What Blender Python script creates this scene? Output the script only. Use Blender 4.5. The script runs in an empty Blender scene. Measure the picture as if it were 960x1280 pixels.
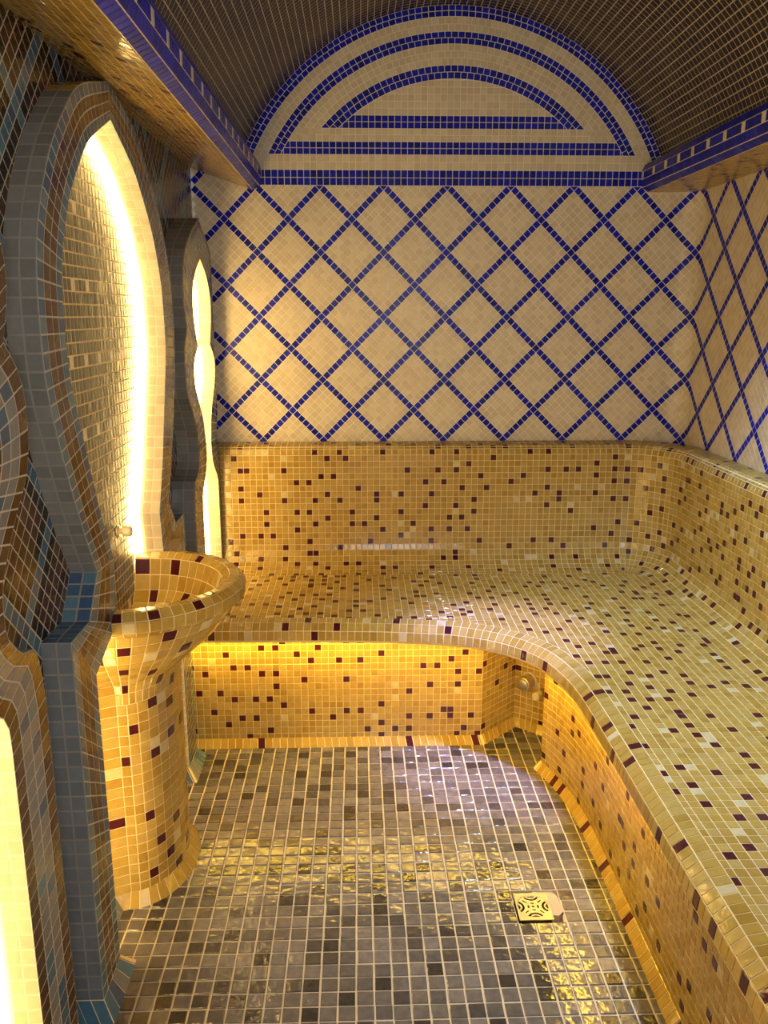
import bpy, bmesh, math, random
import numpy as np
from mathutils import Vector, Matrix
from mathutils.bvhtree import BVHTree

random.seed(7)
rng = np.random.default_rng(7)
scn = bpy.context.scene
COL = scn.collection

# ------------------------------------------------------------------ camera
FPX, YAW, PITCH, CAM = 1050.0, math.radians(1.75), math.radians(13.3), np.array([0.0, 0.0, 1.5])
cam_d = bpy.data.cameras.new('camera')
cam_d.sensor_fit = 'HORIZONTAL'
cam_d.sensor_width = 36.0
cam_d.lens = 36.0 * FPX / 960.0
cam_d.clip_start = 0.02
cam = bpy.data.objects.new('camera', cam_d)
COL.objects.link(cam)
cam.location = CAM
cam.rotation_euler = (math.radians(90) - PITCH, 0, -YAW)
scn.camera = cam
C_F = np.array([math.sin(YAW) * math.cos(PITCH), math.cos(YAW) * math.cos(PITCH), -math.sin(PITCH)])
C_R = np.array([math.cos(YAW), -math.sin(YAW), 0.0])
C_U = np.cross(C_R, C_F)

# ------------------------------------------------------------------ light and exposure
w = bpy.data.worlds.new('world')
scn.world = w
w.use_nodes = True
w.node_tree.nodes['Background'].inputs[0].default_value = (0.75, 0.85, 1.0, 1)
w.node_tree.nodes['Background'].inputs[1].default_value = 0.28
scn.view_settings.view_transform = 'Standard'
scn.view_settings.look = 'None'
scn.view_settings.gamma = 1.0
scn.view_settings.use_curve_mapping = False
scn.view_settings.exposure = 0.18

LED_POWER = 52.0
LED_COLOR = (1.0, 0.67, 0.22)
BENCH_LED_POWER = 75.0
BENCH_LED_COLOR = (1.0, 0.62, 0.06)

def light(name, kind, loc, target, energy, color, **kw):
    d = bpy.data.lights.new(name, kind)
    d.energy = energy
    d.color = color
    for k, v in kw.items():
        setattr(d, k, v)
    o = bpy.data.objects.new(name, d)
    COL.objects.link(o)
    o.location = loc
    o.rotation_euler = (Vector(target) - Vector(loc)).to_track_quat('-Z', 'Y').to_euler()
    return o

# daylight coming in through the open door behind the photographer
light('door_daylight', 'AREA', (0.3, -0.45, 1.5), (0.4, 3.0, 1.2), 15, (1.0, 0.97, 0.93), shape='RECTANGLE', size=0.7, size_y=1.1)
# ceiling spots in the vault, above the frame: a cool one over the long bench and a small violet one
light('bench_spot', 'SPOT', (0.60, 1.85, 2.53), (0.95, 2.1, 0.49), 200, (0.53, 0.73, 1.0), spot_size=math.radians(74), spot_blend=1.0, shadow_soft_size=0.05)
light('vault_spot', 'SPOT', (0.44, 1.95, 2.55), (0.46, 2.54, 0.40), 400, (0.34, 0.32, 1.0), spot_size=math.radians(21), spot_blend=0.8, shadow_soft_size=0.04)

# ------------------------------------------------------------------ materials
def new_mat(name):
    m = bpy.data.materials.new(name)
    m.use_nodes = True
    nt = m.node_tree
    return m, nt, nt.nodes['Principled BSDF']

MATS = {}
def tile_mat(name, col, rough=0.16, mottle=0.22, bump=0.12, scale=55, metal=0.0, spec=0.5):
    """glazed mosaic: mottled colour, slightly wavy glossy face"""
    m, nt, b = new_mat(name)
    N, L = nt.nodes, nt.links
    geo = N.new('ShaderNodeNewGeometry')
    n1 = N.new('ShaderNodeTexNoise'); n1.inputs['Scale'].default_value = scale; n1.inputs['Detail'].default_value = 3
    L.new(geo.outputs['Position'], n1.inputs['Vector'])
    mx = N.new('ShaderNodeMix'); mx.data_type = 'RGBA'
    mx.inputs['A'].default_value = tuple(c * (1 - mottle) for c in col) + (1,)
    mx.inputs['B'].default_value = tuple(min(1, c * (1 + mottle)) for c in col) + (1,)
    L.new(n1.outputs['Fac'], mx.inputs['Factor'])
    L.new(mx.outputs['Result'], b.inputs['Base Color'])
    n2 = N.new('ShaderNodeTexNoise'); n2.inputs['Scale'].default_value = 38; n2.inputs['Detail'].default_value = 2
    L.new(geo.outputs['Position'], n2.inputs['Vector'])
    bp = N.new('ShaderNodeBump'); bp.inputs['Strength'].default_value = bump; bp.inputs['Distance'].default_value = 0.01
    L.new(n2.outputs['Fac'], bp.inputs['Height'])
    L.new(bp.outputs['Normal'], b.inputs['Normal'])
    b.inputs['Roughness'].default_value = rough
    b.inputs['Metallic'].default_value = metal
    b.inputs['Specular IOR Level'].default_value = spec
    MATS[name] = m
    return m

def grout_mat(name, col):
    m, nt, b = new_mat(name)
    N, L = nt.nodes, nt.links
    geo = N.new('ShaderNodeNewGeometry')
    n1 = N.new('ShaderNodeTexNoise'); n1.inputs['Scale'].default_value = 14; n1.inputs['Detail'].default_value = 5
    L.new(geo.outputs['Position'], n1.inputs['Vector'])
    mx = N.new('ShaderNodeMix'); mx.data_type = 'RGBA'
    mx.inputs['A'].default_value = tuple(c * 0.8 for c in col) + (1,)
    mx.inputs['B'].default_value = tuple(min(1, c * 1.2) for c in col) + (1,)
    L.new(n1.outputs['Fac'], mx.inputs['Factor'])
    L.new(mx.outputs['Result'], b.inputs['Base Color'])
    b.inputs['Roughness'].default_value = 0.85
    MATS[name] = m
    return m

def plain_mat(name, col, rough=0.4, metal=0.0):
    m, nt, b = new_mat(name)
    N, L = nt.nodes, nt.links
    geo = N.new('ShaderNodeNewGeometry')
    n1 = N.new('ShaderNodeTexNoise'); n1.inputs['Scale'].default_value = 90
    L.new(geo.outputs['Position'], n1.inputs['Vector'])
    mx = N.new('ShaderNodeMix'); mx.data_type = 'RGBA'
    mx.inputs['A'].default_value = tuple(c * 0.88 for c in col) + (1,)
    mx.inputs['B'].default_value = tuple(min(1, c * 1.1) for c in col) + (1,)
    L.new(n1.outputs['Fac'], mx.inputs['Factor'])
    L.new(mx.outputs['Result'], b.inputs['Base Color'])
    b.inputs['Roughness'].default_value = rough
    b.inputs['Metallic'].default_value = metal
    MATS[name] = m
    return m

def emit_mat(name, col, strength):
    m, nt, b = new_mat(name)
    b.inputs['Base Color'].default_value = (0.8, 0.75, 0.6, 1)
    b.inputs['Emission Color'].default_value = col + (1,)
    b.inputs['Emission Strength'].default_value = strength
    MATS[name] = m
    return m

for i, c in enumerate([(.41, .268, .056), (.39, .248, .047), (.43, .292, .072), (.345, .212, .036), (.42, .285, .078), (.395, .255, .052)]):
    tile_mat('amber_%d' % i, c, rough=0.14)
tile_mat('burgundy', (.060, .006, .010), rough=0.12)
tile_mat('pale_glass', (.54, .45, .25), rough=0.12)
for i, c in enumerate([(.62, .54, .385), (.58, .50, .35), (.65, .575, .43), (.57, .48, .345), (.60, .525, .395)]):
    tile_mat('beige_%d' % i, c, rough=0.42, mottle=0.1)
for i, c in enumerate([(.007, .014, .36), (.010, .017, .44), (.006, .011, .26), (.020, .030, .38)]):
    tile_mat('blue_%d' % i, c, rough=0.24, spec=0.16)
tile_mat('white_tile', (.66, .62, .5), rough=0.2)
for i, c in enumerate([(.125, .114, .110), (.098, .090, .086), (.16, .146, .140), (.062, .055, .052), (.135, .12, .108), (.036, .031, .029)]):
    tile_mat('stone_%d' % i, c, rough=0.15, mottle=0.5, bump=0.26, spec=0.7)
for i, c in enumerate([(.022, .015, .009), (.016, .011, .008), (.032, .021, .012), (.011, .008, .007)]):
    tile_mat('umber_%d' % i, c, rough=0.25, spec=0.3)
for i, c in enumerate([(.20, .20, .185), (.18, .18, .165), (.22, .22, .205)]):
    tile_mat('grey_%d' % i, c, rough=0.22, mottle=0.15)
for i, c in enumerate([(.18, .20, .22), (.165, .185, .205), (.195, .215, .235)]):
    tile_mat('slate_%d' % i, c, rough=0.2, mottle=0.15)
for i, c in enumerate([(.06, .15, .24), (.05, .12, .22), (.09, .19, .27), (.05, .10, .20)]):
    tile_mat('denim_%d' % i, c, rough=0.15)
for i, c in enumerate([(.08, .036, .017), (.055, .018, .011), (.11, .060, .026), (.07, .024, .014), (.05, .028, .014)]):
    tile_mat('brown_%d' % i, c, rough=0.14)
for i, c in enumerate([(.010, .010, .012), (.016, .013, .011)]):
    tile_mat('black_%d' % i, c, rough=0.12)
for i, c in enumerate([(.048, .055, .058), (.038, .045, .048), (.06, .066, .066), (.03, .036, .038)]):
    tile_mat('pewter_%d' % i, c, rough=0.34, spec=0.22)
grout_mat('grout_warm', (.74, .59, .32))
grout_mat('grout_wall', (.82, .74, .58))
grout_mat('grout_floor', (.60, .50, .34))
grout_mat('grout_vault', (.44, .37, .26))
grout_mat('grout_left', (.50, .47, .40))
grout_mat('grout_frame', (.27, .255, .225))
grout_mat('mortar', (.46, .36, .25))
grout_mat('plaster', (.55, .52, .46))
plain_mat('steel', (.50, .47, .41), 0.45, 1.0)
plain_mat('dark_void', (.012, .010, .009), 0.7)
plain_mat('cream_plastic', (.62, .55, .42), 0.35)
plain_mat('pipe_metal', (.55, .45, .30), 0.32, 0.8)
emit_mat('led', LED_COLOR, LED_POWER)
emit_mat('led_wide', LED_COLOR, LED_POWER * .4)
emit_mat('bench_led', BENCH_LED_COLOR, BENCH_LED_POWER)

def pick(prefix, n):
    return '%s_%d' % (prefix, random.randrange(n))

def amber_grid(dark=0.135, pale=0.022):
    """burgundy tiles scattered singly, hardly ever two side by side"""
    seen = {}
    def f(i, j):
        r = random.random()
        near = sum(seen.get(q, 0) for q in ((i - 1, j), (i, j - 1), (i - 1, j - 1), (i - 1, j + 1)))
        if r < dark and (near == 0 or random.random() < .12):
            seen[(i, j)] = 1
            return 'burgundy'
        if r > 1 - pale: return 'pale_glass'
        return pick('amber', 6)
    return f

# ------------------------------------------------------------------ objects
def props(o, label=None, cat=None, kind=None, group=None):
    if label: o['label'] = label
    if cat: o['category'] = cat
    if kind: o['kind'] = kind
    if group: o['group'] = group
    return o

def attach(o, parent):
    if parent is not None:
        o.parent = parent
        o.matrix_parent_inverse = Matrix.Translation(-WORLD[parent.name])

WORLD = {}
def link(name, data, parent=None, loc=None):
    o = bpy.data.objects.new(name, data)
    COL.objects.link(o)
    WORLD[o.name] = Vector((0, 0, 0))
    if loc is not None:
        o.location = loc
        WORLD[o.name] = Vector(loc)
    attach(o, parent)
    return o

def empty(name, loc, label, cat, kind=None):
    o = link(name, None, None, loc)
    o.empty_display_size = 0.05
    return props(o, label, cat, kind)

OCC = []          # occluder triangles for the visibility test
def mesh_obj(name, verts, faces, mat, parent=None, smooth=False, occ=True):
    me = bpy.data.meshes.new(name)
    me.from_pydata([tuple(v) for v in verts], [], [tuple(f) for f in faces])
    me.materials.append(MATS[mat])
    if smooth:
        me.polygons.foreach_set('use_smooth', [True] * len(me.polygons))
    me.update()
    o = link(name, me, parent)
    if occ:
        OCC.append((verts, faces))
    return o

def bm_obj(name, bm, mat, parent=None, smooth=False):
    me = bpy.data.meshes.new(name)
    bm.to_mesh(me); bm.free()
    me.materials.append(MATS[mat])
    if smooth:
        me.polygons.foreach_set('use_smooth', [True] * len(me.polygons))
    return link(name, me, parent)

# ------------------------------------------------------------------ tiles
def project(P):
    d = np.asarray(P) - CAM
    z = d @ C_F
    zz = np.where(np.abs(z) < 1e-6, 1e-6, z)
    return 480 + FPX * (d @ C_R) / zz, 640 - FPX * (d @ C_U) / zz, z

FIELDS = []
class Field:
    """all the tiles of one surface; the largest in view become single objects, the rest one 'stuff' mesh"""
    def __init__(self, parent, h=0.0015, ch=0.0008, tilt=0.006, limit=300, minpx=5.0, name='tile', rest='mosaic_tiles'):
        self.parent, self.h, self.ch, self.tilt, self.limit, self.minpx = parent, h, ch, tilt, limit, minpx
        self.name, self.rest = name, rest
        self.polys, self.norms, self.mats = [], [], []
        FIELDS.append(self)
    def add(self, poly, n, mat):
        poly = np.asarray(poly, float)
        c = poly.mean(0)
        x, y, z = project(c)
        if z < 0.15 or x < -330 or x > 1290 or y < -330 or y > 1610:
            return
        self.polys.append(poly); self.norms.append(np.asarray(n, float)); self.mats.append(mat)

def slab_arrays(poly, n, h, ch, tilt):
    k = len(poly)
    c = poly.mean(0)
    e = np.linalg.norm(poly - c, axis=1).mean()
    f = max(0.5, 1 - 1.35 * ch / max(e, 1e-5))
    tv = rng.normal(0, tilt, 3)
    low = poly - n * 0.0006
    mid = poly + n * (h - ch * 0.8)
    top = c + (poly - c) * f
    top = top + n * (h + ((top - c) @ tv))[:, None]
    faces = [tuple(range(2 * k, 3 * k))]
    for i in range(k):
        j = (i + 1) % k
        faces.append((k + i, k + j, 2 * k + j, 2 * k + i))
        faces.append((i, j, k + j, k + i))
    return np.vstack([low, mid, top]), faces

def finish_fields():
    vs, fs, off = [], [], 0
    for v, f in OCC:
        v = [tuple(q) for q in v]
        vs += v
        fs += [tuple(i + off for i in q) for q in f]
        off += len(v)
    bvh = BVHTree.FromPolygons(vs, fs)
    campos = Vector(CAM)
    shared = {}
    for F in FIELDS:
        if not F.polys:
            continue
        size = []
        for p, n in zip(F.polys, F.norms):
            c = p.mean(0)
            x, y, z = project(p)
            s = 0.0
            if z.min() > 0.1 and (n @ (CAM - c)) > 0 and 0 < x.mean() < 960 and 0 < y.mean() < 1280:
                s = 0.5 * abs(np.dot(x, np.roll(y, 1)) - np.dot(y, np.roll(x, 1)))
                if min(np.ptp(x), np.ptp(y)) < 2.0 or max(np.ptp(x), np.ptp(y)) < F.minpx: s = 0.0
            size.append(s)
        size = np.array(size)
        order = np.argsort(-size)
        single = set()
        for i in order:
            if len(single) >= F.limit or size[i] <= 0: break
            c = Vector(F.polys[i].mean(0) + F.norms[i] * 0.006)
            d = campos - c
            if bvh.ray_cast(c, d.normalized(), d.length - 0.02)[0] is None:
                single.add(int(i))
        rest_v, rest_f, rest_m, off = [], [], [], 0
        mats = sorted(set(F.mats))
        for i, (p, n, mt) in enumerate(zip(F.polys, F.norms, F.mats)):
            if i in single:
                c = p.mean(0)
                obj_mat = None
                if len(p) == 4 and np.linalg.norm(p[0] + p[2] - p[1] - p[3]) < 3e-4:
                    u, v = p[1] - p[0], p[3] - p[0]
                    lu, lv = np.linalg.norm(u), np.linalg.norm(v)
                    if abs(u @ v) < 0.02 * lu * lv:
                        key = (round(lu, 4), round(lv, 4), mt, F.h, F.ch)
                        if key not in shared:
                            q = np.array([[-lu, -lv, 0], [lu, -lv, 0], [lu, lv, 0], [-lu, lv, 0]]) / 2
                            V, Q = slab_arrays(q, np.array([0, 0, 1.0]), F.h, F.ch, 0)
                            me = bpy.data.meshes.new('tile'); me.from_pydata(V.tolist(), [], Q)
                            me.materials.append(MATS[mt]); shared[key] = me
                        X = Vector(u / lu); Z = Vector(n).normalized(); Y = Z.cross(X).normalized(); X = Y.cross(Z)
                        M = Matrix((X, Y, Z)).transposed()
                        M = M @ Matrix.Rotation(random.gauss(0, F.tilt), 3, 'X') @ Matrix.Rotation(random.gauss(0, F.tilt), 3, 'Y') @ Matrix.Rotation(random.gauss(0, 0.006), 3, 'Z')
                        obj_mat = Matrix.Translation(Vector(c)) @ M.to_4x4()
                        me = shared[key]
                if obj_mat is None:
                    V, Q = slab_arrays(p - c, n, F.h, F.ch, F.tilt)
                    me = bpy.data.meshes.new('tile'); me.from_pydata(V.tolist(), [], Q)
                    me.materials.append(MATS[mt])
                    obj_mat = Matrix.Translation(Vector(c))
                o = bpy.data.objects.new(F.name, me)
                COL.objects.link(o)
                o.matrix_basis = obj_mat
                attach(o, F.parent)
            else:
                V, Q = slab_arrays(p, n, F.h, F.ch, F.tilt)
                rest_v.append(V)
                rest_f += [tuple(a + off for a in q) for q in Q]
                rest_m += [mats.index(mt)] * len(Q)
                off += len(V)
        if rest_v:
            me = bpy.data.meshes.new(F.rest)
            me.from_pydata(np.vstack(rest_v).tolist(), [], rest_f)
            for mt in mats: me.materials.append(MATS[mt])
            me.polygons.foreach_set('material_index', rest_m)
            me.update()
            o = link(F.rest, me, F.parent)
            o['kind'] = 'stuff'

def clip(poly, sd):
    """keep the part of a polygon where sd > 0 (sd given at its vertices)"""
    if sd.min() > 0: return poly
    if sd.max() <= 0: return None
    out = []
    for i in range(len(poly)):
        j = (i + 1) % len(poly)
        a, b = sd[i], sd[j]
        if a > 0: out.append(poly[i])
        if (a > 0) != (b > 0):
            out.append(poly[i] + (poly[j] - poly[i]) * (a / (a - b)))
    if len(out) < 3: return None
    out = np.array(out)
    n = np.zeros(3)
    for i in range(1, len(out) - 1):
        n += np.cross(out[i] - out[0], out[i + 1] - out[0])
    if np.linalg.norm(n) * 0.5 < 2.5e-5: return None
    keep = [k for k in range(len(out)) if np.linalg.norm(out[k] - out[k - 1]) > 8e-4]
    return out[keep] if len(keep) >= 3 else None

# ------------------------------------------------------------------ curves and swept surfaces
def catmull(pts, per=12):
    P = np.array(pts, float)
    P = np.vstack([2 * P[0] - P[1], P, 2 * P[-1] - P[-2]])
    out = []
    for i in range(1, len(P) - 2):
        for t in np.linspace(0, 1, per, endpoint=False):
            a, b, c, d = P[i - 1], P[i], P[i + 1], P[i + 2]
            out.append(0.5 * (2 * b + (c - a) * t + (2 * a - 5 * b + 4 * c - d) * t * t + (3 * b - a - 3 * c + d) * t ** 3))
    out.append(P[-2])
    return np.array(out)

class Path:
    """polyline with arc-length access; normal = left of travel * side"""
    def __init__(self, pts, side=1):
        P = np.array(pts, float)
        keep = [0] + [i for i in range(1, len(P)) if np.linalg.norm(P[i] - P[i - 1]) > 1e-6]
        self.P = P = P[keep]
        seg = np.diff(P, axis=0)
        L = np.linalg.norm(seg, axis=1)
        self.s = np.concatenate([[0], np.cumsum(L)])
        self.len = self.s[-1]
        T = seg / L[:, None]
        nrm = np.stack([-T[:, 1], T[:, 0]], 1) * side
        vn = np.vstack([nrm[:1], nrm[:-1] + nrm[1:], nrm[-1:]])
        ln = np.linalg.norm(vn, axis=1)[:, None]
        vn = vn / ln
        k = np.ones(len(P)); k[1:-1] = 1 / np.clip((vn[1:-1] * nrm[1:]).sum(1), 0.5, 1)
        self.N = vn * k[:, None]
        self.nrm = nrm
    def at(self, u):
        u = np.asarray(u, float)
        p = np.stack([np.interp(u, self.s, self.P[:, k]) for k in range(2)], -1)
        n = np.stack([np.interp(u, self.s, self.N[:, k]) for k in range(2)], -1)
        return p, n
    def sd(self, Q):
        Q = np.asarray(Q, float)
        best = np.full(len(Q), 1e9); sg = np.ones(len(Q))
        for i in range(len(self.P) - 1):
            a, b = self.P[i], self.P[i + 1]
            t = np.clip(((Q - a) @ (b - a)) / ((b - a) @ (b - a)), 0, 1)
            d = Q - (a + t[:, None] * (b - a))
            dist = np.linalg.norm(d, axis=1)
            s = np.sign(d @ self.nrm[i]); s[s == 0] = 1
            upd = dist < best - 1e-9
            best = np.where(upd, dist, best); sg = np.where(upd, s, sg)
        return best * sg

def arc_pts(cx, cy, r, a0, a1, n=14, ry=None):
    ry = r if ry is None else ry
    return [(cx + r * math.cos(a), cy + ry * math.sin(a)) for a in np.linspace(a0, a1, n)]

def sweep(path, prof):
    """F(u, v): u along the path, v along the profile of (offset, z)"""
    pr = Path(prof)
    def F(u, v):
        p, n = path.at(u)
        q, _ = pr.at(v)
        return np.concatenate([p + n * q[..., 0:1], q[..., 1:2]], -1)
    return F, pr.len

def grout(name, F, us, vs, mat, parent, smooth=True):
    U, V = np.meshgrid(us, vs, indexing='ij')
    P = F(U.ravel(), V.ravel())
    nu, nv = len(us), len(vs)
    f = [(i * nv + j, (i + 1) * nv + j, (i + 1) * nv + j + 1, i * nv + j + 1) for i in range(nu - 1) for j in range(nv - 1)]
    return mesh_obj(name, P, f, mat, parent, smooth)

def tile_rows(field, F, us, vs, flip, matf, g=0.0013, clipf=None, gv=None):
    gv = g if gv is None else gv
    for i in range(len(us) - 1):
        for j in range(len(vs) - 1):
            mt = matf(i, j)
            if mt is None: continue
            u0, u1, v0, v1 = us[i] + g, us[i + 1] - g, vs[j] + gv, vs[j + 1] - gv
            if u1 - u0 < 0.003 or v1 - v0 < 0.003: continue
            P = F(np.array([u0, u1, u1, u0]), np.array([v0, v0, v1, v1]))
            if flip: P = P[::-1]
            if clipf is not None:
                P = clipf(P)
                if P is None: continue
            n = np.cross(P[1] - P[0], P[-1] - P[0]); l = np.linalg.norm(n)
            if l < 1e-9: continue
            field.add(P, n / l, mt)

def split_len(L, p):
    return np.linspace(0, L, max(1, int(round(L / p))) + 1)

def structure(name, label):
    o = link(name, None)
    return props(o, label, None, 'structure')

P0 = 0.0246           # mosaic pitch on bench and walls
DB = 3.40             # back wall
XR = 1.325            # right wall
XF, XM, XN = -0.565, -0.625, -0.645   # left wall: frame faces, recessed field, niche backs
NEAR = -0.35
rm = random.random

# ================================================================== SETTING
# ---- floor
floor = structure('floor', 'dark stone mosaic floor with tan joints in front of the benches')
mesh_obj('floor_bed', [(-.66, NEAR, 0), (1.4, NEAR, 0), (1.4, 1.814, 0), (-.66, 1.814, 0),
                       (-.66, 1.938, 0), (-.66, 3.45, 0), (1.4, 3.45, 0), (1.4, 1.938, 0),
                       (.3963, 1.814, 0), (.5193, 1.814, 0), (.5193, 1.938, 0), (.3963, 1.938, 0),
                       (.3963, 1.814, -.03), (.5193, 1.814, -.03), (.5193, 1.938, -.03), (.3963, 1.938, -.03)],
         [(0, 1, 2, 9, 8, 3), (4, 11, 10, 7, 6, 5), (3, 8, 11, 4), (9, 2, 7, 10),
          (8, 12, 15, 11), (9, 10, 14, 13), (8, 9, 13, 12), (11, 15, 14, 10), (12, 13, 14, 15)], 'grout_floor', floor)
base_pts = [(-.60, 2.735), (.43, 2.735), (.575, 2.875), (.69, 2.775), (.608, 2.545)]
base_curve = catmull([(.608, 2.545), (.640, 2.455), (.664, 2.34), (.677, 2.2), (.681, 2.0), (.682, 1.7)], 6).tolist()
base_all = Path(base_pts[:-1] + base_curve + [(.682, NEAR)], 1)     # normal points under the bench
ff = Field(floor, h=0.003, ch=0.0016, tilt=0.016)
PX, PY = 0.041, 0.0413
xs = -0.0137 + PX * np.arange(-17, 22)
ys = 1.6076 + PY * np.arange(-14, 33)
for i in range(len(xs) - 1):
    for j in range(len(ys) - 1):
        if .39 < xs[i] + .02 < .52 and 1.81 < ys[j] + .02 < 1.94: continue
        if base_all.sd([[xs[i] + .02, ys[j] + .02]])[0] > 0.03: continue
        r = rm()
        mt = 'stone_5' if r < .07 else 'stone_3' if r < .2 else pick('stone', 3) if r < .85 else 'stone_4'
        dx, dy = rng.normal(0, .0004, 2)
        x0, x1, y0, y1 = xs[i] + .0022 + dx, xs[i + 1] - .0022 + dx, ys[j] + .0022 + dy, ys[j + 1] - .0022 + dy
        if x1 < -.63: continue
        ff.add([(x0, y0, 0), (x1, y0, 0), (x1, y1, 0), (x0, y1, 0)], (0, 0, 1), mt)
# broken mortar beside the drain
bm = bmesh.new()
def lump(bm, pts, z0, z1):
    a = [bm.verts.new((x, y, z0)) for x, y in pts]
    b = [bm.verts.new((x, y, z1 + random.uniform(-.002, .001))) for x, y in pts]
    bm.faces.new(b)
    for i in range(len(pts)):
        j = (i + 1) % len(pts)
        bm.faces.new((a[i], a[j], b[j], b[i]))
lump(bm, [(.489, 1.845), (.505, 1.842), (.519, 1.856), (.5185, 1.90), (.514, 1.925), (.489, 1.926)], -.03, -.001)
lump(bm, [(.45, 1.9265), (.512, 1.9265), (.508, 1.9375), (.455, 1.9375)], -.03, -.003)
lump(bm, [(.51, 1.8145), (.519, 1.8145), (.519, 1.845), (.513, 1.838)], -.03, .001)
bm_obj('mortar_patch', bm, 'mortar', floor)

# ---- back and right wall: one lattice running round the corner
wall_back = structure('wall_back', 'end wall of beige mosaic crossed by a dark blue diamond lattice')
wall_right = structure('wall_right', 'side wall of beige mosaic with the same blue lattice above the long bench')
RC = 0.075
wp = Path([(-.64, DB)] + arc_pts(XR - RC, DB - RC, RC, math.pi / 2, 0, 12) + [(XR, NEAR)], 1)
U0 = 0.64                         # u of x = 0
UC = (XR - RC + .64) + RC * math.pi / 4
ZL0 = 0.93
def FW(u, v):
    p, n = wp.at(u)
    return np.concatenate([p, np.asarray(v, float)[..., None]], -1)
us_b = np.concatenate([np.linspace(0, XR - RC + .64, 8), np.linspace(XR - RC + .64, UC, 7)[1:]])
us_r = np.concatenate([np.linspace(UC, XR - RC + .64 + RC * math.pi / 2, 7), np.linspace(XR - RC + .64 + RC * math.pi / 2, wp.len, 10)[1:]])
grout('wall_bed', FW, us_b, np.array([0, .9, 1.98, 2.62]), 'grout_wall', wall_back)
grout('wall_bed', FW, us_r, np.array([0, .9, 1.98, 2.2]), 'grout_wall', wall_right)
fb, fr = Field(wall_back, h=.001, ch=.0006, tilt=.004), Field(wall_right, h=.001, ch=.0006, tilt=.004)
PD = 0.244
pl = PD / (7 * math.sqrt(2))
UN, ZN = U0 - .508, 1.852
g = 0.00115
for i in range(-120, 140):
    for j in range(-120, 140):
        cu, cz = UN + (i - j) * pl / math.sqrt(2), ZN + (i + j) * pl / math.sqrt(2)
        if not (0.02 < cu < 3.6 and ZL0 < cz < 2.06): continue
        h = (pl / 2 - g) * math.sqrt(2)
        uu = np.array([cu, cu + h, cu, cu - h]); zz = np.array([cz - h, cz, cz + h, cz])
        top = 1.974 if U0 - .40 < cu < U0 + 1.13 else 2.055
        P = FW(uu, zz)
        P2 = clip(P, top - .001 - zz)
        if P2 is None: continue
        blue = (i % 7 == 0) or (j % 7 == 0)
        mt = pick('blue', 3) if blue and rm() < .93 else 'blue_3' if blue else pick('beige', 5)
        n = np.cross(P2[1] - P2[0], P2[-1] - P2[0]); n /= np.linalg.norm(n)
        c = P2.mean(0)
        if n[1] > 0.05 or n[0] > 0.05: n, P2 = -n, P2[::-1]
        (fb if cu < UC else fr).add(P2, n, mt)
# tympanum bands and arches
XC, ZC = .365, 1.722
rows = [(1.974, 2, 2.030, 'blue', .95), (2.030, 2, 2.084, 'beige', .834), (2.084, 2, 2.130, 'blue', .745), (2.130, 2, 2.176, 'beige', .745),
        (2.176, 2, 2.222, 'blue', .627)]
z = 2.222
while z < 2.36:
    rows.append((z, 1, z + .0245, 'beige', .627)); z += .0245
def rect_clip(P, sd):
    return clip(P, sd)
for z0, nr, z1, colr, R in rows:
    for r in range(nr):
        za, zb = z0 + (z1 - z0) * r / nr + .0011, z0 + (z1 - z0) * (r + 1) / nr - .0011
        for k in range(-33, 34):
            xa, xb = XC + k * .0246 + .0011, XC + (k + 1) * .0246 - .0011
            if xb < -.43 or xa > 1.16: continue
            P = np.array([(xa, DB, za), (xb, DB, za), (xb, DB, zb), (xa, DB, zb)])
            P = clip(P, (R - .0015) - np.hypot(P[:, 0] - XC, P[:, 2] - ZC))
            if P is None: continue
            fb.add(P, (0, -1, 0), pick('blue', 3) if colr == 'blue' else pick('beige', 5))
for r1, r0, nr, colr, zmin in [(.875, .836, 2, 'blue', 2.031), (.836, .787, 2, 'beige', 2.031), (.787, .745, 2, 'blue', 2.085), (.745, .674, 3, 'beige', 2.131), (.674, .627, 2, 'blue', 2.177)]:
    for r in range(nr):
        ra, rb = r1 + (r0 - r1) * r / nr, r1 + (r0 - r1) * (r + 1) / nr
        nn = int(round(math.pi * (ra + rb) / 2 / .0246))
        for k in range(nn):
            a0, a1 = math.pi * k / nn, math.pi * (k + 1) / nn
            ga = .0011 / ra
            P = np.array([(XC + q * math.cos(a), DB, ZC + q * math.sin(a)) for q, a in
                          ((rb + .0011, a0 + ga), (ra - .0011, a0 + ga), (ra - .0011, a1 - ga), (rb + .0011, a1 - ga))])
            P = clip(P, P[:, 2] - zmin)
            if P is None: continue
            fb.add(P, (0, -1, 0), pick('blue', 3) if colr == 'blue' else pick('beige', 5))

# ---- vault
ceiling = structure('ceiling', 'barrel vault of dark umber mosaic with pale joints')
A0 = math.asin((2.045 - ZC) / .875)
def FV(u, v):
    a = A0 + np.asarray(u, float) / .875
    return np.stack([XC + .875 * np.cos(a), DB - np.asarray(v, float), ZC + .875 * np.sin(a)], -1)
LV = (math.pi - 2 * A0) * .875
grout('vault_bed', FV, np.linspace(0, LV, 60), np.array([0, .8, 1.6, 2.4, DB - NEAR]), 'grout_vault', ceiling)
fv = Field(ceiling, h=.0004, ch=.0002, tilt=.003)
tile_rows(fv, FV, split_len(LV, .0265), np.arange(0, 2.3, .0265), True, lambda i, j: pick('umber', 4), g=.0016)

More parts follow.
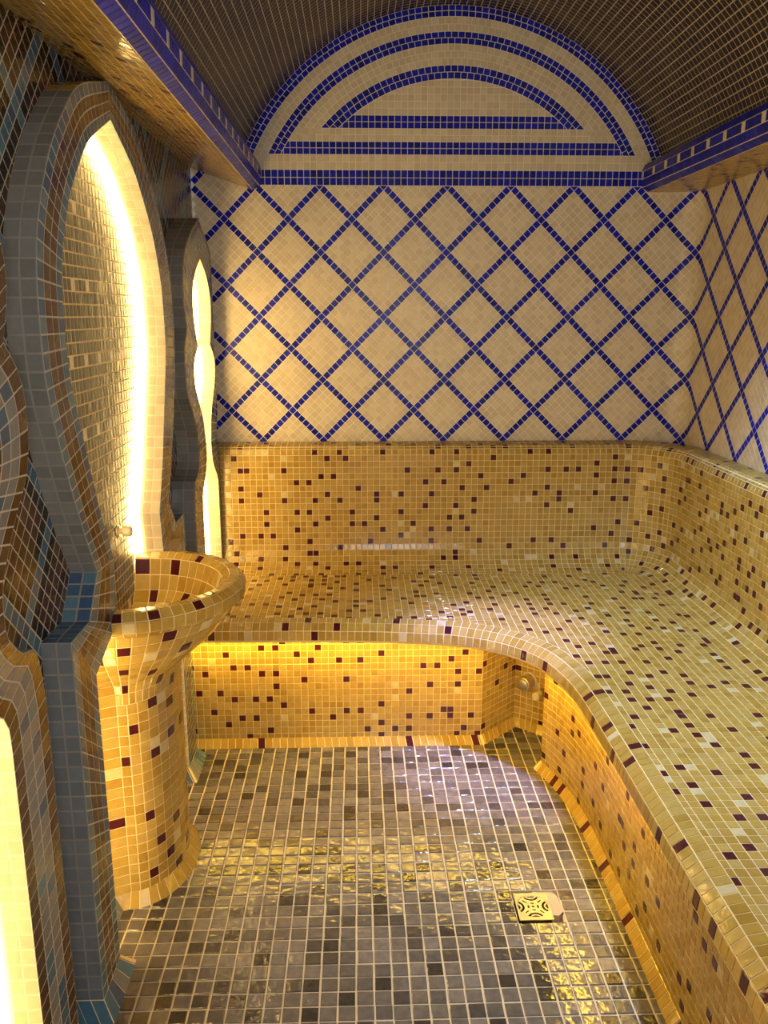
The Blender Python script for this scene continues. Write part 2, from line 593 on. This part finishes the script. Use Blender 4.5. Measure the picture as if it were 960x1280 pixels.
# ---- beams at the springing of the vault
def beam(name, under, nose, tail, label, right):
    o = structure(name, label)
    pts = [under[0], under[1]] + nose[1:] + tail
    pr = Path(pts)
    def F(u, v):
        q, _ = pr.at(v)
        return np.stack([q[..., 0], DB - np.asarray(u, float), q[..., 1]], -1)
    lu = math.dist(*under)
    ln = sum(math.dist(nose[i], nose[i + 1]) for i in range(len(nose) - 1))
    edges = np.concatenate([[0], lu + split_len(ln, ln / 4), [pr.len]])
    grout('beam_bed', F, np.array([0, 1.2, 2.4, DB - NEAR]), edges, 'grout_warm', o, smooth=False)
    f = Field(o)
    ul = np.arange(0, 2.6, P0)
    tile_rows(f, F, ul, split_len(lu, .0246), right, lambda i, j: 'burgundy' if rm() < .1 else pick('amber', 6))
    vs = lu + split_len(ln, ln / 4)
    def mat(i, j):
        return ('white_tile' if i % 5 == 0 else pick('blue', 3)) if j == 2 else ('blue_3' if rm() < .1 else pick('blue', 3))
    tile_rows(f, F, ul, vs, right, mat)
    return o
noseL = [(-.395, 1.957), (-.368, 1.970), (-.361, 1.999), (-.361, 2.029), (-.372, 2.056)]
beam('trim_1', [(-.645, 2.040), (-.395, 1.957)], noseL, [(-.47, 2.060)], 'blue nosed beam with amber underside over the niches', True)
noseR = [(1.122, 1.955), (1.100, 1.968), (1.093, 1.997), (1.093, 2.027), (1.104, 2.054)]
beam('trim_2', [(1.34, 1.957), (1.122, 1.955)], noseR, [(1.2, 2.058)], 'blue nosed beam with amber underside over the long bench', False)

# ---- front wall with the open doorway behind the photographer
wall_front = structure('wall_front', 'plastered wall with an open doorway')
def boxes(name, bs, mat, parent):
    V, Fc = [], []
    for (x0, y0, z0, x1, y1, z1) in bs:
        b = len(V)
        V += [(x0, y0, z0), (x1, y0, z0), (x1, y1, z0), (x0, y1, z0), (x0, y0, z1), (x1, y0, z1), (x1, y1, z1), (x0, y1, z1)]
        Fc += [tuple(b + k for k in q) for q in ((3, 2, 1, 0), (4, 5, 6, 7), (0, 1, 5, 4), (1, 2, 6, 5), (2, 3, 7, 6), (3, 0, 4, 7))]
    return mesh_obj(name, V, Fc, mat, parent)
boxes('wall_panel', [(-.65, NEAR - .08, 0, -.15, NEAR, 2.65), (.75, NEAR - .08, 0, 1.4, NEAR, 2.65), (-.15, NEAR - .08, 2.15, .75, NEAR, 2.65)], 'plaster', wall_front)

# ---- left wall: recessed field, niches with raised frames
wall_left = structure('wall_left', 'dark mosaic wall with three lit arched niches in raised frames')
K1_open = [(0, 1.933), (.17, 1.86), (.25, 1.803), (.34, 1.718), (.40, 1.62), (.422, 1.549), (.428, 1.46), (.42, 1.373), (.37, 1.246), (.30, 1.08), (.228, .95), (.25, .80), (.415, .745), (.415, 0)]
K1_out = [(0, 2.014), (.21, 1.957), (.325, 1.885), (.435, 1.785), (.52, 1.66), (.55, 1.56), (.556, 1.46), (.548, 1.36), (.495, 1.22), (.42, 1.07), (.352, .957), (.427, .872), (.545, .872), (.545, 0)]
K2_open = [(0, 1.69), (.11, 1.635), (.172, 1.56), (.165, 1.47), (.12, 1.385), (.19, 1.345), (.213, 1.30), (.20, 1.25), (.155, 1.20), (.09, 1.13), (.06, 1.06), (.05, .99), (.09, .92), (.16, .865), (.17, .80), (.17, 0)]
K2_out = [(0, 1.83), (.22, 1.735), (.31, 1.655), (.335, 1.555), (.30, 1.455), (.350, 1.40), (.365, 1.33), (.345, 1.24), (.285, 1.18), (.215, 1.10), (.195, 1.05), (.20, .99), (.25, .945), (.305, .925), (.325, .83), (.325, 0)]

def outline(Ko, Ku, breaks, pitch):
    """tile stations from the far foot over the apex to the near foot: list of (open, out, section)"""
    secs = []
    b = [0] + breaks + [len(Ko) - 1]
    for a, c in zip(b[:-1], b[1:]):
        o, u = catmull(Ko[a:c + 1], 10), catmull(Ku[a:c + 1], 10)
        m = (o + u) / 2
        s = np.concatenate([[0], np.cumsum(np.linalg.norm(np.diff(m, axis=0), axis=1))])
        n = max(1, int(round(s[-1] / pitch)))
        t = np.linspace(0, s[-1], n + 1)
        secs.append((np.stack([np.interp(t, s, o[:, k]) for k in (0, 1)], 1), np.stack([np.interp(t, s, u[:, k]) for k in (0, 1)], 1)))
    O, Q, S = [], [], []
    for k, (o, u) in enumerate(secs):
        st = 0 if k == 0 else 1
        O += o[st:].tolist(); Q += u[st:].tolist(); S += [k] * (len(o) - 1)
    O, Q = np.array(O), np.array(Q)
    Of = np.vstack([O[::-1] * [1, 1], O[1:] * [-1, 1]]); Qf = np.vstack([Q[::-1], Q[1:] * [-1, 1]])
    return Of, Qf, S[::-1] + S

def inside(poly, pts):
    pts = np.asarray(pts, float); r = np.zeros(len(pts), bool)
    x, y = pts[:, 0], pts[:, 1]
    for i in range(len(poly)):
        a, b = poly[i], poly[i - 1]
        c = ((a[1] > y) != (b[1] > y))
        with np.errstate(divide='ignore', invalid='ignore'):
            c &= x < (b[0] - a[0]) * (y - a[1]) / (b[1] - a[1]) + a[0]
        r ^= c
    return r

NICHES = []
def niche(yc, Ko, Ku, breaks, rowcols, sidecol, XF=XF, lim=DB - .003, k=1.0):
    Ko = [(a * k, 1.5 + (z - 1.5) * k if z > 0 else 0) for a, z in Ko]
    Ku = [(a * k, 1.5 + (z - 1.5) * k if z > 0 else 0) for a, z in Ku]
    O, Q, S = outline(Ko, Ku, breaks, .031)
    O = O + [yc, 0]; Q = Q + [yc, 0]
    Q[:, 0] = np.minimum(Q[:, 0], lim); O[:, 0] = np.minimum(O[:, 0], lim)
    M = (O + Q) / 2
    NICHES.append((O, Q, M, yc))
    n = len(O)
    V = [(XF, y, z) for y, z in O] + [(XF, y, z) for y, z in Q] + [(XN - .01, y, z) for y, z in Q] + [(XN - .01, y, z) for y, z in O]
    Fc = []
    for i in range(n - 1):
        for a in range(3):
            Fc.append((a * n + i, a * n + i + 1, (a + 1) * n + i + 1, (a + 1) * n + i))
        Fc.append((3 * n + i, 3 * n + i + 1, i + 1, i))
    fr_o = mesh_obj('niche_frame', V, Fc, 'grout_left', wall_left)
    fr_o.data.materials.append(MATS['grout_frame']); fr_o.data.materials.append(MATS['grout_wall'])
    fr_o.data.polygons.foreach_set('material_index', [0, 1, 1, 2] * (n - 1))
    f = Field(fr_o, h=.0006, ch=.0003)
    cc = np.array([yc, 1.2])
    def quad(A, B, C, D, nrm, mt, g=.0019):
        P = np.array([A, B, C, D]); c = P.mean(0)
        e = np.linalg.norm(P - c, axis=1).mean()
        P = c + (P - c) * max(.4, 1 - g * 1.41 / max(e, 1e-5))
        v = np.cross(P[2] - P[0], P[3] - P[1])
        l = np.linalg.norm(v)
        if l < 1.2e-4: return
        v /= l
        if v @ nrm < 0: v, P = -v, P[::-1]
        f.add(P, v, mt)
    for i in range(n - 1):
        for r in range(4):
            t0, t1 = r / 4, (r + 1) / 4
            a0, a1 = O[i] + (Q[i] - O[i]) * t0, O[i + 1] + (Q[i + 1] - O[i + 1]) * t0
            b0, b1 = O[i] + (Q[i] - O[i]) * t1, O[i + 1] + (Q[i + 1] - O[i + 1]) * t1
            if max(a0[0], a1[0]) > lim - .01: continue
            quad((XF, *a0), (XF, *a1), (XF, *b1), (XF, *b0), np.array([1, 0, 0]), rowcols(r))
        # outer side, two rows deep, and the reveal of the opening
        dq = Q[i + 1] - Q[i]
        no = np.array([0, -dq[1], dq[0]]) if i >= 0 else None
        mid = (Q[i] + Q[i + 1]) / 2; om = (O[i] + O[i + 1]) / 2
        no = np.array([0, *(mid - om)])
        for r in range(2):
            dx = (XF - XM) / 2; x0, x1 = XF - dx * r, XF - dx * (r + 1)
            if mid[0] < lim - .01:
                quad((x0, *Q[i]), (x0, *Q[i + 1]), (x1, *Q[i + 1]), (x1, *Q[i]), no, sidecol(S[i], mid))
            x0, x1 = XF - .025 * r, XF - .025 * (r + 1)
            quad((x0, *O[i]), (x0, *O[i + 1]), (x1, *O[i + 1]), (x1, *O[i]), -no, pick('beige', 5))
    return O

def rows1(r): return pick('denim', 4) if r in (0, 3) else pick('brown', 5)
def rows2(r): return pick('brown', 5) if r in (0, 3) else (pick('slate', 3) if rm() < .7 else pick('denim', 4))
def side1(s, m):
    if s == 0 and m[1] > 1.94: return pick('amber', 4)
    return pick('grey', 3) if s == 0 else pick('denim', 4) if s in (1, 2) else pick('slate', 3)
def side2(s, m): return pick('grey', 3) if m[1] > .95 else pick('slate', 3)
O1 = niche(2.105, K1_open, K1_out, [10, 11, 12], rows1, side1)
O2 = niche(3.07, K2_open, K2_out, [4, 14], rows2, side2, XF=-.548, lim=3.29, k=.97)
O3 = niche(1.085, K2_open, K2_out, [4, 14], rows2, side2)

# recessed field plane, open where the niches are
cell = .02
V, Fc, idx = [], [], {}
yy = np.arange(NEAR, DB + .001, cell); zz = np.arange(0, 2.061, cell)
ctr = np.array([(a + cell / 2, b + cell / 2) for a in yy[:-1] for b in zz[:-1]])
hole = np.zeros(len(ctr), bool)
for O, Q, M, yc in NICHES: hole |= inside(M, ctr)
def vid(i, j):
    if (i, j) not in idx:
        idx[(i, j)] = len(V); V.append((XM, yy[i], zz[j]))
    return idx[(i, j)]
nz = len(zz) - 1
for i in range(len(yy) - 1):
    for j in range(nz):
        if not hole[i * nz + j]:
            Fc.append((vid(i, j), vid(i + 1, j), vid(i + 1, j + 1), vid(i, j + 1)))
field_o = mesh_obj('mosaic_panel', V, Fc, 'grout_left', wall_left)
fl = Field(field_o, h=.0006, ch=.0003)
pd = .030
cand = []
for i in range(-90, 140):
    for j in range(-90, 140):
        cy, cz = 1.50 + (i - j) * pd / math.sqrt(2), .92 + (i + j) * pd / math.sqrt(2)
        if 1.0 < cy < 3.38 and 0.02 < cz < 2.05: cand.append((i, j, cy, cz))
h = (pd / 2 - .0018) * math.sqrt(2)
quads = np.array([[(y - h, z), (y, z - h), (y + h, z), (y, z + h)] for _, _, y, z in cand])
drop = np.zeros(len(cand), bool)
for O, Q, M, yc in NICHES:
    drop |= inside(Q, quads.reshape(-1, 2)).reshape(-1, 4).all(1) | inside(O, quads.reshape(-1, 2)).reshape(-1, 4).any(1)
for (i, j, _, _), q, dr in zip(cand, quads, drop):
    if dr: continue
    a, b = i % 9, j % 9
    mt = pick('denim', 4) if (a == 0 or b == 0) else pick('black', 2) if (a in (1, 8) or b in (1, 8)) else pick('brown', 5)
    fl.add([(XM, *p) for p in q], (1, 0, 0), mt)
# back plates of the niches
for k, (O, Q, M, yc) in enumerate(NICHES):
    lo, hi = M.min(0), M.max(0)
    back = mesh_obj('niche_back', [(XN, lo[0], 0), (XN, min(hi[0], DB), 0), (XN, min(hi[0], DB), hi[1]), (XN, lo[0], hi[1])], [(0, 1, 2, 3)], 'grout_warm', wall_left)
    f = Field(back, h=.0006, ch=.0003, tilt=.004)
    yi, zj = np.arange(lo[0], hi[0], .0262), np.arange(0.01, hi[1], .0285)
    quads = np.array([[(y + .0026, z + .0017), (y + .0236, z + .0017), (y + .0236, z + .0268), (y + .0026, z + .0268)] for y in yi for z in zj])
    keep = inside(O, quads.reshape(-1, 2)).reshape(-1, 4).any(1) & (quads[:, :, 0].max(1) < DB - .004)
    for t, (q, kp) in enumerate(zip(quads, keep)):
        if not kp: continue
        i, j = divmod(t, len(zj))
        mt = 'beige_2' if (j % 6 == 0 and (i + 2 * (j // 6)) % 4 == 0) else pick('pewter', 4)
        f.add([(XN, *p) for p in q], (1, 0, 0), mt)
# skirting of blue tiles at the feet
baseboard = structure('baseboard_left', 'sloping blue tile skirting at the feet of the niche frames')
def kick(parent, pts, side, z, d, matf, pitch=.03, grt='grout_warm', name='skirting_bed'):
    pa = Path(pts, side)
    F, L = sweep(pa, [(0, z), (d, 0)])
    us = np.unique(np.concatenate([pa.s, np.linspace(0, pa.len, int(pa.len / .04) + 2)]))
    grout(name, F, us, np.array([0, L]), grt, parent)
    f = Field(parent)
    flip = side < 0
    tile_rows(f, F, split_len(pa.len, pitch), np.array([0, L]), flip, matf, gv=.002)
den = lambda i, j: pick('slate', 3) if rm() < .6 else pick('denim', 4)
lk = [(XM, 1.41), (XM, 1.56 - .002), (XF, 1.56 - .002), (XF, 1.69), (XN + .002, 1.69), (XN + .002, 1.90)]
kick(baseboard, lk, -1, .042, .03, den)
kick(baseboard, [(XN + .002, 2.32), (XN + .002, 2.52), (XF, 2.52), (XF, 2.65), (XM, 2.65), (XM, 2.70)], -1, .042, .03, den, pitch=.018)

# ================================================================== LIGHT STRIPS IN THE NICHES
def strip(O, label, zmin, xf=XN + .016, mat='led'):
    keep = [i for i in range(len(O)) if O[i][1] >= zmin and O[i][0] < DB - .006]
    pts = O[keep]
    c = np.array([pts[:, 0].mean(), 0])
    n = len(pts)
    T = np.gradient(pts, axis=0); T /= np.linalg.norm(T, axis=1)[:, None]
    N = np.stack([T[:, 1], -T[:, 0]], 1)
    # travel goes far foot -> apex -> near foot; inward is towards the opening
    if ((pts.mean(0) - pts[n // 4]) @ N[n // 4]) < 0: N = -N
    V = []
    for x, d in ((xf, .001), (xf, .005), (XN + .001, .005), (XN + .001, .001)):
        V += [(x, *(p + nn * d)) for p, nn in zip(pts, N)]
    Fc = []
    for a in range(4):
        b = (a + 1) % 4
        for i in range(n - 1):
            Fc.append((a * n + i, a * n + i + 1, b * n + i + 1, b * n + i))
    Fc += [(0, n, 2 * n, 3 * n), (n - 1, 4 * n - 1, 3 * n - 1, 2 * n - 1)]
    o = mesh_obj('light_strip', V, Fc, mat, None, occ=False)
    return props(o, label, 'light strip', None, 'warm strips in the niches')
strip(O1, 'glowing warm strip around the edge of the tall niche above the basin', .03)
strip(O2, 'glowing warm strip in the narrow waisted niche beside the end wall', .51, XN + .050, 'led_wide')
strip(O3, 'glowing warm strip in the nearest niche, at the lower left edge', .03)

# ================================================================== BENCH
ZS = .495
bench = empty('bench', (0.9, 2.9, 0), 'L shaped built-in bench of amber and burgundy mosaic around two walls', 'bench')
nose = Path(np.vstack([catmull([(-.63, 2.645), (-.2, 2.637), (.05, 2.624), (.186, 2.609), (.30, 2.590), (.39, 2.553), (.46, 2.508), (.515, 2.45), (.555, 2.385), (.582, 2.30), (.60, 2.20), (.607, 2.1), (.609, 1.98), (.611, 1.7)], 6), [(.611, NEAR + .01)]]), 1)
RF = .19
YB, XB = 3.295, 1.228
face = Path([(-.63, YB)] + arc_pts(XB - RF, YB - RF, RF, math.pi / 2, 0, 18) + [(XB, NEAR + .01)], -1)   # normal to the room
LIPD, COVD = .062, .125
# lip profile
lip_prof = [(LIPD * (1 - math.sin(a)), ZS - .042 * (1 - math.cos(a))) for a in np.linspace(0, math.pi / 2, 10)] + [(0, .437)]
FL, LL = sweep(nose, lip_prof)
lip_full = lip_prof + [(.003, .430), (.012, .427), (.10, .432)]
FLg, LLg = sweep(nose, lip_full)
uN = nose.s
lip = grout('lip', FLg, np.unique(np.concatenate([uN, split_len(nose.len, P0)])), np.concatenate([split_len(LL, LL / 3), Path(lip_full).s[-3:]]), 'grout_warm', bench)
f_lip = Field(lip)
NL = int(round(nose.len / P0))
tile_rows(f_lip, FL, split_len(nose.len, P0), split_len(LL, LL / 3), True, amber_grid())
# backrest
br_prof = [(COVD * (1 - math.sin(a)) , ZS + .10 * (1 - math.cos(a))) for a in np.linspace(0, math.pi / 2, 10)]
br_prof += [(-.004, .78), (-.008, .945)] + [(-.008 - .035 * (1 - math.cos(a)), .945 + .042 * math.sin(a)) for a in np.linspace(0, math.pi / 2, 7)[1:]] + [(-.110, .992)]
FB, LB = sweep(face, br_prof)
fs_ = np.unique(np.concatenate([face.s, np.linspace(0, face.len, 40)]))
backrest = grout('backrest', FB, fs_, Path(br_prof).s, 'grout_warm', bench)
f_back = Field(backrest)
usb = split_len(face.len, P0)
lat = np.array([0])
tile_rows(f_back, FB, usb, split_len(LB, P0), False, amber_grid())
# seat: one straight grid cut along the lip and the cove
cu = np.linspace(0, face.len, 120)
pf, nf = face.at(np.unique(np.concatenate([face.s, cu])))
pn, nn_ = nose.at(nose.s)
edge_b = pf + nf * COVD
edge_l = pn + nn_ * LIPD
ring = np.vstack([edge_b, edge_l[::-1]])
seat = mesh_obj('seat', [(x, y, ZS) for x, y in ring], [tuple(range(len(ring)))[::-1]], 'grout_warm', bench)
f_seat = Field(seat)
sx = np.arange(-.64, 1.15, P0); sy = np.arange(NEAR, 3.2, P0)
g = .0013
C4, meta = [], []
for i in range(len(sx)):
    for j in range(len(sy)):
        C4.append([(sx[i] + g, sy[j] + g), (sx[i] + P0 - g, sy[j] + g), (sx[i] + P0 - g, sy[j] + P0 - g), (sx[i] + g, sy[j] + P0 - g)])
C4 = np.array(C4)
sdl = nose.sd(C4.reshape(-1, 2)).reshape(-1, 4) - LIPD - .0012
sdb = face.sd(C4.reshape(-1, 2)).reshape(-1, 4) - COVD - .0012
amb_seat = amber_grid(.165, .03)
for t, (q, a, b) in enumerate(zip(C4, sdl, sdb)):
    sd = np.minimum(a, b)
    P = clip(np.c_[q, np.full(4, ZS)], sd)
    if P is None: continue
    f_seat.add(P, (0, 0, 1), amb_seat(*divmod(t, len(sy))))
# base under the seat
FBs, LBs = sweep(base_all, [(0, .0), (0, .432)])
ub = np.unique(np.concatenate([base_all.s, np.linspace(0, base_all.len, 30)]))
base = grout('base', FBs, ub, np.array([0, LBs]), 'grout_warm', bench, smooth=False)
f_base = Field(base)
usx = []
amb_base = amber_grid(.12, .015)
for a, b in zip([0, 1, 2, 3], [1, 2, 3, 4]):
    s0, s1 = base_all.s[a], base_all.s[b]
    usx.append(s0 + split_len(s1 - s0, P0))
for s0, s1 in [(base_all.s[4], base_all.len)]:
    usx.append(s0 + split_len(s1 - s0, P0))
for us_ in usx:
    tile_rows(f_base, FBs, us_, split_len(LBs, P0), False, amb_base)
# kick course along the floor
skirt = link('skirting', None, bench)
am = lambda i, j: 'burgundy' if rm() < .07 else pick('amber', 6)
kick(skirt, [(-.60, 2.735), (.43, 2.735), (.575, 2.875), (.69, 2.775)], -1, .032, .025, am, pitch=.026)
kick(skirt, [(.614, 2.56)] + base_curve + [(.682, NEAR + .01)], -1, .032, .025, am, pitch=.026)

# light strip below the lip
def under_strip():
    pa = nose
    n = len(pa.s)
    V = []
    p, nn = pa.at(pa.s)
    sel = [i for i in range(n) if p[i][1] > 0.3]
    p, nn = p[sel], nn[sel]
    m = len(p)
    for d, z in ((.016, .4275), (.028, .4275), (.028, .4248), (.016, .4248)):
        V += [(x, y, z) for x, y in (p + nn * d)]
    Fc = []
    for a in range(4):
        b = (a + 1) % 4
        for i in range(m - 1): Fc.append((a * m + i, a * m + i + 1, b * m + i + 1, b * m + i))
    o = mesh_obj('light_strip', V, Fc, 'bench_led', None, occ=False)
    props(o, 'amber light strip hidden under the front lip of the bench', 'light strip')
under_strip()

# ================================================================== WASH BASIN
YC, XC0 = 2.105, -.600
basin = empty('basin', (-.60, YC, 0), 'half round amber mosaic wash basin on a pedestal in the tall niche', 'basin')
def basin_surface(prof):
    """profile points (ax, by, z): half ellipse plus a straight return to the niche back"""
    P = np.array(prof, float)
    s = np.concatenate([[0], np.cumsum(np.linalg.norm(np.diff(P, axis=0), axis=1))])
    def F(u, v):                                # u in 0..1 round the front, v arc length
        u = np.asarray(u, float); v = np.asarray(v, float)
        a, b, z = (np.interp(v, s, P[:, k]) for k in range(3))
        r = .06
        th = (np.clip((u - r) / (1 - 2 * r), 0, 1) - .5) * math.pi
        x = XC0 + a * np.cos(th)
        x = x - np.where(u < r, (r - u) / r, np.where(u > 1 - r, (u - 1 + r) / r, 0)) * (XC0 - XN - .002)
        y = YC + b * np.sin(th) + np.where(u < r, -(r - u) / r, np.where(u > 1 - r, (u - 1 + r) / r, 0)) * .020 * np.clip((.70 - z) / .08, 0, 1)
        return np.stack([x, y, z], -1)
    return F, s
def basin_part(name, prof, nu, rows, flip, pitch=None, dark=.08):
    F, s = basin_surface(prof)
    us = np.concatenate([[0], np.linspace(.06, .94, 49), [1]])
    us = np.concatenate([[0], np.linspace(.06, .94, nu + 1), [1]])
    o = grout(name, F, us, np.linspace(0, s[-1], rows + 1), 'grout_warm', basin, smooth=False)
    f = Field(o)
    ut = np.concatenate([[0], np.linspace(.06, .94, nu + 1), [1]])
    vt = np.linspace(0, s[-1], rows + 1)
    amb = amber_grid(dark, .02)
    for i in range(len(ut) - 1):
        for j in range(rows):
            v0, v1 = vt[j] + .0014, vt[j + 1] - .0014
            per = np.linalg.norm(F(np.array([ut[i + 1]]), np.array([(v0 + v1) / 2])) - F(np.array([ut[i]]), np.array([(v0 + v1) / 2])))
            if per < .006: continue
            du = (ut[i + 1] - ut[i]) * min(.3, .0014 / per)
            P = F(np.array([ut[i] + du, ut[i + 1] - du, ut[i + 1] - du, ut[i] + du]), np.array([v0, v0, v1, v1]))
            if flip: P = P[::-1]
            n = np.cross(P[2] - P[0], P[3] - P[1]); n /= max(1e-9, np.linalg.norm(n))
            f.add(P, n, amb(i, j))
    return o
# outside surfaces run downward from the rim
rim_c = []
for a in np.linspace(math.radians(150), math.radians(-75), 14):
    rim_c.append((.268 + .034 * math.cos(a), .258 + .034 * math.cos(a), .800 + .032 * math.sin(a)))
basin_part('rim', rim_c, 32, 5, True, dark=.10)
fun = [(.277, .267, .769), (.255, .262, .735), (.220, .250, .695), (.175, .222, .655), (.135, .195, .620), (.118, .186, .590), (.113, .184, .560)]
basin_part('bowl_underside', fun, 24, 9, True, dark=.12)
ped = [(.113, .184, .560), (.112, .183, .30), (.112, .183, .03)]
basin_part('pedestal', ped, 15, 19, True, dark=.13)
foot = [(.113, .184, .036), (.140, .211, .0)]
basin_part('foot', foot, 17, 1, True, dark=.05)
bowl = [(.239, .229, .816), (.228, .222, .78), (.205, .205, .73), (.165, .17, .69), (.10, .11, .668), (.012, .012, .660)]
basin_part('bowl', bowl, 24, 8, False)

# wall tap knob
def lathe(bm, prof, axis, origin, seg=24):
    """revolve (r, t) about an axis through origin"""
    ax = Vector(axis).normalized()
    a = ax.orthogonal().normalized(); b = ax.cross(a)
    rings = []
    for r, t in prof:
        rings.append([bm.verts.new(Vector(origin) + ax * t + (a * math.cos(q) + b * math.sin(q)) * r) for q in np.linspace(0, 2 * math.pi, seg, endpoint=False)])
    for r0, r1 in zip(rings[:-1], rings[1:]):
        for i in range(seg):
            j = (i + 1) % seg
            bm.faces.new((r0[i], r0[j], r1[j], r1[i]))
    bm.faces.new(rings[-1])
    bm.faces.new(rings[0][::-1])
tap = empty('wall_tap', (XN + .003, 2.178, .938), 'small cream round tap knob on the grey back of the tall niche', 'tap')
bm = bmesh.new(); lathe(bm, [(.017, 0), (.017, .004), (.015, .006)], (1, 0, 0), (XN + .003, 2.178, .938)); bm_obj('escutcheon', bm, 'pipe_metal', tap, True)
bm = bmesh.new(); lathe(bm, [(.008, .006), (.008, .014), (.0135, .016), (.0145, .022), (.0145, .034), (.012, .039), (.004, .041)], (1, 0, 0), (XN + .003, 2.178, .938)); bm_obj('knob', bm, 'cream_plastic', tap, True)

# ================================================================== STEAM VALVE IN THE POCKET
dv = np.array([.69 - .575, 2.775 - 2.875]); dv /= np.linalg.norm(dv)
nv = np.array([-dv[1], dv[0]]); nv = nv if nv[1] < 0 else -nv
pv = np.array([.575, 2.875]) + dv * .062
axis = (nv[0], nv[1], 0)
steam = empty('steam_outlet', (pv[0], pv[1], .195), 'round metal steam outlet in the pocket under the bench corner', 'steam outlet')
bm = bmesh.new(); lathe(bm, [(.031, .001), (.031, .006), (.026, .008)], axis, (pv[0], pv[1], .195), 32); bm_obj('flange', bm, 'cream_plastic', steam, True)
bm = bmesh.new(); lathe(bm, [(.0255, .008), (.0255, .048), (.0245, .052), (.021, .052)], axis, (pv[0], pv[1], .195), 32); bm_obj('housing', bm, 'pipe_metal', steam, True)
bm = bmesh.new(); lathe(bm, [(.0195, .049), (.0205, .056), (.019, .058), (.004, .0585)], axis, (pv[0], pv[1], .195), 32); bm_obj('cap', bm, 'steel', steam, True)
pv2 = np.array([.575, 2.875]) + dv * .118
pipe = empty('drain_pipe', (pv2[0], pv2[1], .165), 'short cream pipe stub beside the round steam outlet', 'pipe')
bm = bmesh.new(); lathe(bm, [(.012, .001), (.012, .06), (.0085, .061), (.0075, .054)], axis, (pv2[0], pv2[1], .165), 20); bm_obj('tube', bm, 'cream_plastic', pipe, True)
bm = bmesh.new(); lathe(bm, [(.014, .048), (.014, .058), (.0122, .059)], axis, (pv2[0], pv2[1], .165), 20); bm_obj('collar', bm, 'cream_plastic', pipe, True)

# ================================================================== FLOOR DRAIN
drain = empty('floor_drain', (.444, 1.873, 0), 'square metal floor drain with curved slots in the stone mosaic', 'drain')
n = 78
x0, y0, x1, y1 = .4005, 1.8225, .4885, 1.9235
def slot(x, y):
    r = math.hypot(x, y)
    if r > .0395: return False
    for ax, ay in ((0, .045), (0, -.045), (.045, 0), (-.045, 0)):
        d = math.hypot(x - ax, y - ay)
        if .0065 < d < .0120 or .0165 < d < .0226: return True
    if abs(x) < .003 and abs(y) < .003: return True
    for ax, ay in ((0, .0125), (0, -.0125), (.0125, 0), (-.0125, 0)):
        if ax and abs(x - ax) < .0018 and abs(y) < .005: return True
        if ay and abs(y - ay) < .0018 and abs(x) < .005: return True
    a = (math.degrees(math.atan2(y, x)) % 90) - 45
    if abs(math.radians(a)) * r < .0018 and .021 < r < .034: return True
    return False
gx = np.linspace(x0, x1, n + 1); gy = np.linspace(y0, y1, n + 1)
bm = bmesh.new()
vt = {}
cx, cy = (x0 + x1) / 2, (y0 + y1) / 2
def gvert(i, j):
    if (i, j) not in vt:
        r = math.hypot(gx[i] - cx, gy[j] - cy)
        vt[(i, j)] = bm.verts.new((gx[i], gy[j], .0035 - (.0012 if r < .0415 else 0)))
    return vt[(i, j)]
for i in range(n):
    for j in range(n):
        if slot((gx[i] + gx[i + 1]) / 2 - cx, (gy[j] + gy[j + 1]) / 2 - cy): continue
        bm.faces.new((gvert(i, j), gvert(i + 1, j), gvert(i + 1, j + 1), gvert(i, j + 1)))
ext = bmesh.ops.extrude_face_region(bm, geom=bm.faces[:])
bmesh.ops.translate(bm, verts=[v for v in ext['geom'] if isinstance(v, bmesh.types.BMVert)], vec=(0, 0, -.0025))
bmesh.ops.recalc_face_normals(bm, faces=bm.faces[:])
bm_obj('grate', bm, 'steel', drain)
dv_ = [(x0 + .004, y0 + .004, -.004), (x1 - .004, y0 + .004, -.004), (x1 - .004, y1 - .004, -.004), (x0 + .004, y1 - .004, -.004)]
boxes('sump', [(x0 + .003, y0 + .003, -.029, x1 - .003, y1 - .003, -.010)], 'dark_void', drain)

finish_fields()
